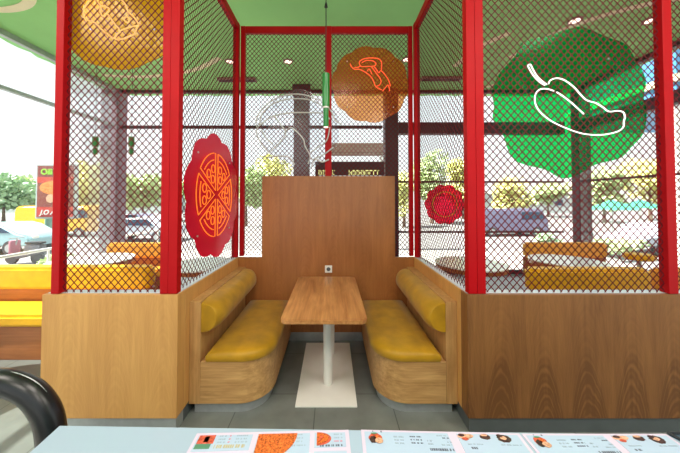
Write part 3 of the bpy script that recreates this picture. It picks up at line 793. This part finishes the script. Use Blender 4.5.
menu((197, 434), (348.5, 430.3), 'first menu sheet from the left, showing big orange pizza slice and small pizza',
     [('blue', .02, .008, .372, .052), ('blue', .405, .008, .745, .12), ('blue', .775, .008, .975, .05), ('blue', .02, .065, .372, .2), ('blue', .775, .06, .975, .2),
      ('pic', .03, .008, .135, .032, 'food_red'), ('pic', .07, .012, .1, .028, 'pizza_print'), ('pic', .03, .033, .125, .046, 'ink_green')] +
     [('text', .16, .009 + .009 * i, .21, 'ink') for i in range(3)] + [('text', .225, .009 + .009 * i, .24, 'ink_red') for i in range(3)] + [('text', .27, .009 + .009 * i, .35, 'ink') for i in range(3)] + [('text', .15, .036, .34, 'ink_gold', .009)] +
     [('arc', .41, .008, .098, .5, 'pizza_print')] + [('text', .66, .010 + .010 * i, .7, 'ink') for i in range(3)] + [('text', .62, .041, .72, 'ink')] +
     [('half', .79, .026, .036, .019, 'food_red', 0), ('half', .79, .025, .030, .015, 'pizza_print', 1), ('blob', .82, .023, .005, .004, 'food_red', 3), ('blob', .81, .031, .004, .003, 'food_red', 3)] + [('text', .9, .012 + .010 * i, .955, 'ink_red' if i == 2 else 'ink') for i in range(3)] + [('text', .81, .043, .96, 'ink_dark', .005)])
def m2(c0, c1, label, extra=[]):
    return menu(c0, c1, label, [('blue', .02, .006, .545, .26), ('blue', .6, .006, .98, .26)] + redfood(.05) +
         [('text', .2, .018 + .009 * i, .26, 'ink') for i in range(3)] + [('text', .3, .017 + .009 * i, .37, 'ink_dark', .003) for i in range(3)] + [('text', .4, .027 + .009 * i, .43, 'ink') for i in range(2)] +
         [('text', .47, .012, .53, 'ink', .003), ('text', .5, .019, .54, 'ink_dark', .003), ('text', .52, .03, .545, 'ink'), ('text', .4, .05, .54, 'ink_dark', .006), ('text', .48, .038, .54, 'ink', .003)] +
         food3(.62) + [('text', .64, .034, .73, 'ink', .003), ('text', .84, .034, .96, 'ink', .003), ('text', .65, .044, .69, 'ink_dark', .005)] + extra)
m2((361, 430.2), (519, 434), 'middle menu sheet with red dish and row of small plates')
m2((521.5, 434.2), (666, 434.4), 'right menu sheet with red dish, next to the dark tray')
p = on(668, 435)
t = thing('tray', 'dark blue grey tray at the right end of the counter', 'tray', (p.x + .12, p.y - .13, CT))
b = BM(); prism(b, [(p.x + .0, p.y - .002, CT + .0005), (p.x + .3, p.y - .004, CT + .0005), (p.x + .3, p.y - .2, CT + .0005), (p.x + .09, p.y - .2, CT + .0005)], (0, 0, .004)); link('tray_base', b, plain('slate_blue_tray', (60, 78, 92), .4), t)
b = BM(); tube(b, [(p.x + .3, p.y - .004, CT + .006), (p.x, p.y - .002, CT + .006), (p.x + .09, p.y - .2, CT + .006)], .004); link('tray_rim', b, 'black', t, True)

# chair with an arched black back, at the lower left
t = thing('chair', 'black chair with arched open back and white seat at lower left', 'chair', (-1.36, 1.12, 0))
def cyp(px, py, Y=1.1): return PY(px, py, Y)
arch = [(-105, 453), (-103, 425), (-92, 402), (-70, 388), (-40, 382), (-10, 381.5), (12, 384), (30, 392), (42, 405), (49, 420), (52, 440), (53, 470)]
ap = smooth_pts([cyp(*a) for a in arch], False, 6)
b = BM(); 
for dy in (0,): tube(b, ap, .047, seg=14)
link('back_frame', b, 'black', t, True)
b = BM(); tube(b, smooth_pts([cyp(*a) + (Vector((cyp(*a).x + 1.43, 0, cyp(*a).z - .45)).normalized() * .0445) for a in arch[5:]], False, 6), .003, seg=6)
link('edge_piping', b, 'steel', t, True)
zs = cyp(0, 470).z
xa, xb_ = cyp(-103, 470).x, cyp(53, 470).x
b = BM(); prism(b, rrect(xa - .01, xb_ + .01, .66, 1.12, .12, .41), (0, 0, .05)); bmesh.ops.bevel(b, geom=[e for e in b.edges if abs(e.verts[0].co.z - e.verts[1].co.z) < 1e-5], offset=.018, segments=3, affect='EDGES'); link('seat', b, 'white', t, True)
for x, y, top in ((xa, 1.1, zs + .01), (xb_, 1.1, zs + .01), (xa + .03, .72, .41), (xb_ - .03, .72, .41)):
    b = BM(); cyl(b, (x, y, 0), (x, y, top), .015 if top < .45 else .018, .017 if top < .45 else .04, 14); link('leg', b, 'black', t, True)

# ------------------------------------------------------------------ outside
G = -.9
struct('ground', box(BM(), -90, 90, -30, 120, G - .2, G), 'asphalt')
struct('terrace', box(BM(), -7.5, 8, YN - 1, 9.5, G, -.13), 'pave')
# white railing along the terrace, left
t = thing('railing', 'low white railing outside the left window', 'railing', (-5.75, 5, -.13))
b = BM(); cyl(b, (-5.75, 2.0, .6), (-5.75, 9.2, .6), .03, seg=12); link('handrail', b, 'white', t, True)
for k in range(5):
    b = BM(); cyl(b, (-5.75, 2.1 + k * 1.75, -.13), (-5.75, 2.1 + k * 1.75, .6), .02, seg=10); link('post', b, 'white', t, True)

def car(label, x, y, rot, mat, L=4.4, Hh=1.42, W=1.75, kind='sedan', name='car', cat='car'):
    t = thing(name, label, cat, (x, y, G)); 
    T = Matrix.Translation((x, y, G)) @ Matrix.Rotation(rot, 4, 'Z')
    if kind == 'sedan':
        prof = [(-.5, .30), (-.5, .52), (-.485, .62), (-.30, .68), (-.20, .95), (-.12, 1.0), (.12, 1.0), (.22, .93), (.36, .70), (.47, .62), (.5, .50), (.495, .28)]
        glassp = [(-.27, .69), (-.185, .93), (-.115, .965), (.115, .965), (.2, .9), (.31, .71)]
    else:
        prof = [(-.5, .18), (-.5, .80), (-.485, .93), (-.45, .985), (-.38, 1.0), (.34, 1.0), (.41, .96), (.455, .72), (.49, .55), (.5, .18)]
        glassp = [(.10, .60), (.10, .88), (.35, .88), (.40, .80), (.43, .62)]
    b = BM(); tmp = BM(); prism(tmp, [(p[0] * L, -W / 2, p[1] * Hh) for p in prof], (0, W, 0))
    bmesh.ops.bevel(tmp, geom=[e for e in tmp.edges if abs(e.verts[0].co.y - e.verts[1].co.y) < 1e-4], offset=.12 if kind == 'van' else .07, segments=3, affect='EDGES')
    join(b, tmp, T); link('body', b, mat, t, True)
    b = BM()
    for s in (-1, 1):
        tmp = BM(); prism(tmp, [(p[0] * L, s * (W / 2 - .008), p[1] * Hh) for p in glassp], (0, s * .02, 0)); join(b, tmp, T)
    link('side_window', b, 'glass_dark', t)
    for sx in (-.31, .31):
        for s in (-1, 1):
            b = BM(); tmp = BM(); cyl(tmp, (sx * L, s * (W / 2 - .18), .33), (sx * L, s * (W / 2 + .02), .33), .33, seg=28); join(b, tmp, T); w = link('wheel', b, 'rubber', t, True)
            b = BM(); tmp = BM(); cyl(tmp, (sx * L, s * (W / 2 + .015), .33), (sx * L, s * (W / 2 + .035), .33), .2, seg=10); join(b, tmp, T); link('hubcap', b, 'steel', w)
    b = BM()
    for s in (-1, 1):
        tmp = BM(); box(tmp, .47 * L, .495 * L, s * .55 - .14, s * .55 + .14, .5 * Hh, .6 * Hh, .01); join(b, tmp, T)
    link('headlight', b, 'white', t)
    return t
car('pale blue saloon car parked outside at the far left', -15.75, 13.2, .0, 'car')
car('large yellow van parked behind the pale blue car', -18.5, 19.3, .0, 'van', L=5.4, Hh=2.1, W=2.0, kind='van', name='van', cat='van')
car('lilac grey car parked outside behind the right side mesh', 12.3, 19.5, .05, 'car_purple', Hh=1.9, L=5.0, kind='van', name='van', cat='van')
car('white car parked at far right beyond the terrace', 15.6, 13.0, .1, 'car_white')
car('white car seen through the left wire mesh', -11.6, 17.0, PI, 'car_white')
car('lilac grey car farther back, left of the grey column', -15.8, 22.0, PI, 'car_purple')

# billboard
Yb = 15.2
A = PY(38, 164, Yb); Bm = PY(40, 217, Yb)
t = thing('billboard', 'red pizza poster billboard on a green post, partly behind the left red post', 'billboard', (A.x + 1.0, Yb, G))
xw0, xw1 = A.x, A.x + 2.0; zb0, zb1 = Bm.z, A.z - .1
b = BM(); box(b, xw0 - .1, xw1 + .1, Yb, Yb + .22, zb0 - .1, zb1 + .1, .02); link('case', b, 'building', t)
b = BM(); box(b, xw0, xw1, Yb - .015, Yb, zb0, zb1); link('poster', b, 'poster_dark', t)
b = BM(); box(b, xw0, xw1, Yb - .025, Yb - .012, zb0, zb0 + .55); box(b, xw0, xw1, Yb - .025, Yb - .012, zb1 - .95, zb1 - .62); link('red_band', b, 'poster_red', t)
b = BM(); cyl(b, (xw0 + .95, Yb - .028, zb0 + 1.62), (xw0 + .95, Yb - .014, zb0 + 1.62), .62, seg=36)
bmesh.ops.scale(b, vec=(1.3, 1, .62), verts=b.verts[:], space=Matrix.Translation((-(xw0 + .95), 0, -(zb0 + 1.62))))
link('pizza_picture', b, 'poster_pizza', t)
b = BM(); cyl(b, (xw0 + 1.35, Yb - .032, zb0 + .95), (xw0 + 1.35, Yb - .014, zb0 + .95), .4, seg=30); cyl(b, (xw0 + .75, Yb - .032, zb0 + 1.02), (xw0 + .75, Yb - .014, zb0 + 1.02), .25, seg=7); link('snack_picture', b, 'food_tan', t)
def text_mesh(name, s, x, z, y, size, mat, parent, shear=0):
    cu = bpy.data.curves.new('t', 'FONT'); cu.body = s; cu.size = size; cu.extrude = .01; cu.shear = shear; cu.offset = size * .02
    ob = bpy.data.objects.new('t', cu); C.objects.link(ob); bpy.context.view_layer.update()
    me = bpy.data.meshes.new_from_object(ob.evaluated_get(bpy.context.evaluated_depsgraph_get()))
    bpy.data.objects.remove(ob)
    bb = BM(); bb.from_mesh(me)
    bmesh.ops.transform(bb, matrix=Matrix.Translation((x, y, z)) @ Matrix.Rotation(PI / 2, 4, 'X'), verts=bb.verts[:])
    return link(name, bb, mat, parent)
text_mesh('lettering', 'Oili', xw0 + .2, zb1 - .48, Yb - .03, .44, 'lime', t)
text_mesh('lettering', 'J.O A', xw0 + .2, zb0 + .14, Yb - .035, .36, 'white', t, .3)
b = BM(); cyl(b, (xw0 + .55, Yb + .1, G), (xw0 + .55, Yb + .1, zb0 - .1), .16, seg=20); link('post', b, 'grey_green', t, True)

# scooter parked on the left
def scooter(x, y):
    t = thing('scooter', 'grey scooter with pink leg shield parked outside at left', 'scooter', (x, y, G))
    for dx in (-.5, .5):
        b = BM(); cyl(b, (x + dx, y - .05, G + .24), (x + dx, y + .05, G + .24), .24, seg=24); link('wheel', b, 'rubber', t, True)
    b = BM(); tmp = BM(); prism(tmp, [(x - .1, y - .13, G + .22), (x + .75, y - .13, G + .45), (x + .72, y - .13, G + .75), (x + .1, y - .13, G + .78), (x - .02, y - .13, G + .4), (x - .3, y - .13, G + .3), (x - .3, y - .13, G + .2)], (0, .26, 0)); bmesh.ops.bevel(tmp, geom=tmp.edges[:], offset=.04, segments=2, affect='EDGES'); join(b, tmp); link('body', b, 'grey_moto', t, True)
    b = BM(); box(b, x + .08, x + .72, y - .12, y + .12, G + .78, G + .86, .03); link('saddle', b, 'black', t, True)
    b = BM(); tube(b, [(x - .5, y, G + .24), (x - .42, y, G + .6), (x - .32, y, G + 1.0)], .03, seg=8); tube(b, [(x - .3, y - .3, G + 1.02), (x - .34, y, G + 1.0), (x - .3, y + .3, G + 1.02)], .018, seg=8); link('fork', b, 'steel', t, True)
    b = BM(); box(b, x - .47, x - .36, y - .18, y + .18, G + .35, G + .92, .04); link('leg_shield', b, 'pink', t, True)
scooter(-12.0, 10.8)

# trees and shrubs
def crown(bm, c, rx, rz, n, size, seed):
    rnd = random.Random(seed)
    lobes = [(Vector((rnd.uniform(-1, 1) * rx * .55, rnd.uniform(-1, 1) * rx * .55, rnd.uniform(-.6, .7) * rz)), rnd.uniform(.45, .7)) for _ in range(9)]
    for i in range(n):
        L, s = lobes[i % len(lobes)]
        d = Vector((rnd.gauss(0, 1), rnd.gauss(0, 1), rnd.gauss(0, 1))).normalized() * (rnd.random() ** .35)
        p = Vector(c) + L + Vector((d.x * rx * s, d.y * rx * s, d.z * rz * s))
        u = Vector((rnd.gauss(0, 1), rnd.gauss(0, 1), rnd.gauss(0, 1))).normalized(); v = u.orthogonal().normalized()
        w = size * rnd.uniform(.6, 1.3)
        bm.faces.new([bm.verts.new(p + u * w), bm.verts.new(p + v * w * .6), bm.verts.new(p - u * w), bm.verts.new(p - v * w * .6)])
def tree(x, y, h, r, mat, label, seed, n=2200, name='tree'):
    t = thing(name, label, 'tree', (x, y, G), 'trees across the street')
    b = BM(); crown(b, (x, y, G + h * .62), r, h * .36, n, .16 * r / 2.2 + .07, seed); link('foliage', b, mat, t)
    b = BM(); cyl(b, (x, y, G), (x, y, G + h * .6), .09 * h / 4 + .05, .05, 10)
    for k in range(3):
        a = seed + k * 2.1; cyl(b, (x, y, G + h * .4), (x + math.cos(a) * r * .4, y + math.sin(a) * r * .4, G + h * .68), .06, .03, 8)
    link('trunk', b, 'bark', t)
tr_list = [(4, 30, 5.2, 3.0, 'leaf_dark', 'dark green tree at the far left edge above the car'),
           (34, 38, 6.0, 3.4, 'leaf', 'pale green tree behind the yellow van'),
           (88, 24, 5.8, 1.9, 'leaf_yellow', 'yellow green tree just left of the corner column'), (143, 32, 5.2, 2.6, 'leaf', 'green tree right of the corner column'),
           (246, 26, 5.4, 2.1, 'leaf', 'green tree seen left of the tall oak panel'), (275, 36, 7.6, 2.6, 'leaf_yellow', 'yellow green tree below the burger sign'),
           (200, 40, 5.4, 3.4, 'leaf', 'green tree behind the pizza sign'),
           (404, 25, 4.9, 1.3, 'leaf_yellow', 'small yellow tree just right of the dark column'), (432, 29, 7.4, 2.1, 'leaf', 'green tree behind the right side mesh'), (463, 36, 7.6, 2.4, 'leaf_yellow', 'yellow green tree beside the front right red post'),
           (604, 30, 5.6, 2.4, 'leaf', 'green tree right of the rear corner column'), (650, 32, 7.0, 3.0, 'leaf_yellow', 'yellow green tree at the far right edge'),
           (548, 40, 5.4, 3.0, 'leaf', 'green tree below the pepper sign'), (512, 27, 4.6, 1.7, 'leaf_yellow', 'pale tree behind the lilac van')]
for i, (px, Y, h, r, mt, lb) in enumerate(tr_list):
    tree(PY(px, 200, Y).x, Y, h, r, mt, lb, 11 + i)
def shrub(x, y, r, h, mat, label, seed, z=G):
    t = thing('shrub', label, 'shrub', (x, y, z), 'shrubs outside')
    b = BM(); crown(b, (x, y, z + h * .5), r, h * .4, 500, .12, seed); link('foliage', b, mat, t)
    b = BM(); cyl(b, (x, y, z), (x, y, z + h * .5), .03, .02, 8); link('stem', b, 'bark', t)
shrub(PY(50, 200, 16.4).x - .2, 16.4, .8, .8, 'leaf', 'low green shrub at the foot of the billboard', 61)
shrub(PY(60, 200, 9.6).x, 9.6, .6, .6, 'leaf', 'low green shrub nearer than the billboard', 62)
shrub(PY(548, 200, 11).x, 11, .45, 1.2, 'leaf_dark', 'narrow green shrub outside left of the rear corner column', 63)
shrub(PY(618, 200, 12).x, 12, .9, .9, 'leaf', 'green shrub right of the rear corner column', 64)
# parasol-like teal canopies far right
def canopy(px, Y, label):
    x = PY(px, 200, Y).x
    t = thing('parasol', label, 'parasol', (x, Y, G))
    b = BM(); cyl(b, (x, Y, G + 1.9), (x, Y, G + 2.5), 1.25, .08, 8); link('cloth', b, 'teal_paint', t)
    b = BM(); cyl(b, (x, Y, G), (x, Y, G + 1.9), .035, seg=10); link('pole', b, 'white', t, True)
canopy(612, 17, 'teal parasol across the street, nearer the corner column'); canopy(640, 20, 'teal parasol across the street at the far right')
# buildings
def building(label, x0, x1, y0, y1, h, mat, rows, cols):
    t = thing('building', label, 'building', ((x0 + x1) / 2, (y0 + y1) / 2, G))
    link('walls', box(BM(), x0, x1, y0, y1, G, G + h), mat, t)
    link('roof', box(BM(), x0 - .3, x1 + .3, y0 - .3, y1 + .3, G + h, G + h + .3), 'white', t)
    for r_ in range(rows):
        for c in range(cols):
            wx = x0 + (x1 - x0) * (c + .5) / cols; wz = G + h * (r_ + .55) / rows
            link('window', box(BM(), wx - .7, wx + .7, y0 - .05, y0 + .02, wz - .5, wz + .5), 'glass_dark', t)
building('long pale grey building far behind the trees on the left', -70, -32, 52, 60, 3.6, 'building', 1, 6)
building('pale building far behind the trees on the right', 22, 44, 50, 58, 3.6, 'building', 1, 4)
# blue clad building close by on the right, seen above the transom
t = thing('kiosk', 'blue clad building with a cream band, right of the glass front', 'building', (13, 9, G))
link('walls', box(BM(), 9.6, 16, 7.6, 11, 4.3, 6.0), 'blue_wall', t)
link('cream_band', box(BM(), 9.5, 16.1, 7.5, 11.1, 4.9, 5.1), 'cream', t)
for x, y in ((9.8, 7.8), (15.8, 7.8), (9.8, 10.8), (15.8, 10.8)):
    link('post', box(BM(), x - .12, x + .12, y - .12, y + .12, G, 4.3), 'white', t)
# shop awning across the street, behind the tall panel
t = thing('shop_awning', 'brown striped awning seen above the tall oak panel', 'awning', (.9, 13, G))
b = BM(); box(b, -.2, 2.5, 12.5, 13.5, 3.75, 4.2, .03); link('fascia', b, 'bark', t)
for x in (-.1, 2.4): link('post', box(BM(), x - .06, x + .06, 13.3, 13.42, G, 3.75), 'white', t)

# ------------------------------------------------------------------ light
w = bpy.data.worlds.new('world'); SC.world = w; w.use_nodes = True; nt = w.node_tree; nt.nodes.clear()
out = nt.nodes.new('ShaderNodeOutputWorld'); bg = nt.nodes.new('ShaderNodeBackground')
tc = nt.nodes.new('ShaderNodeTexCoord'); sp = nt.nodes.new('ShaderNodeSeparateXYZ'); nt.links.new(tc.outputs['Generated'], sp.inputs[0])
rc = ramp(nt, sp.outputs[2], [(0, lin((250, 248, 242))), (.15, lin((246, 250, 252))), (.6, lin((232, 242, 250)))])
nt.links.new(rc, bg.inputs[0]); bg.inputs[1].default_value = 1.25
nt.links.new(bg.outputs[0], out.inputs[0])
s = bpy.data.lights.new('sun', 'SUN'); s.energy = 17.0; s.angle = math.radians(.6); s.color = (1, .96, .88)
so = bpy.data.objects.new('sun', s); C.objects.link(so)
so.rotation_euler = Vector((.62, .10, -.78)).to_track_quat('-Z', 'Y').to_euler(); so.location = (-20, -3, 25)

SC.view_settings.view_transform = 'Standard'; SC.view_settings.look = 'None'
SC.view_settings.exposure = 0.3; SC.view_settings.gamma = 1; SC.view_settings.use_curve_mapping = False
SC.cycles.use_denoising = True
SC.cycles.max_bounces = 8; SC.cycles.diffuse_bounces = 4; SC.cycles.glossy_bounces = 3; SC.cycles.transparent_max_bounces = 24; SC.cycles.transmission_bounces = 4
SC.cycles.sample_clamp_indirect = 6
SC.cycles.caustics_reflective = False; SC.cycles.caustics_refractive = False
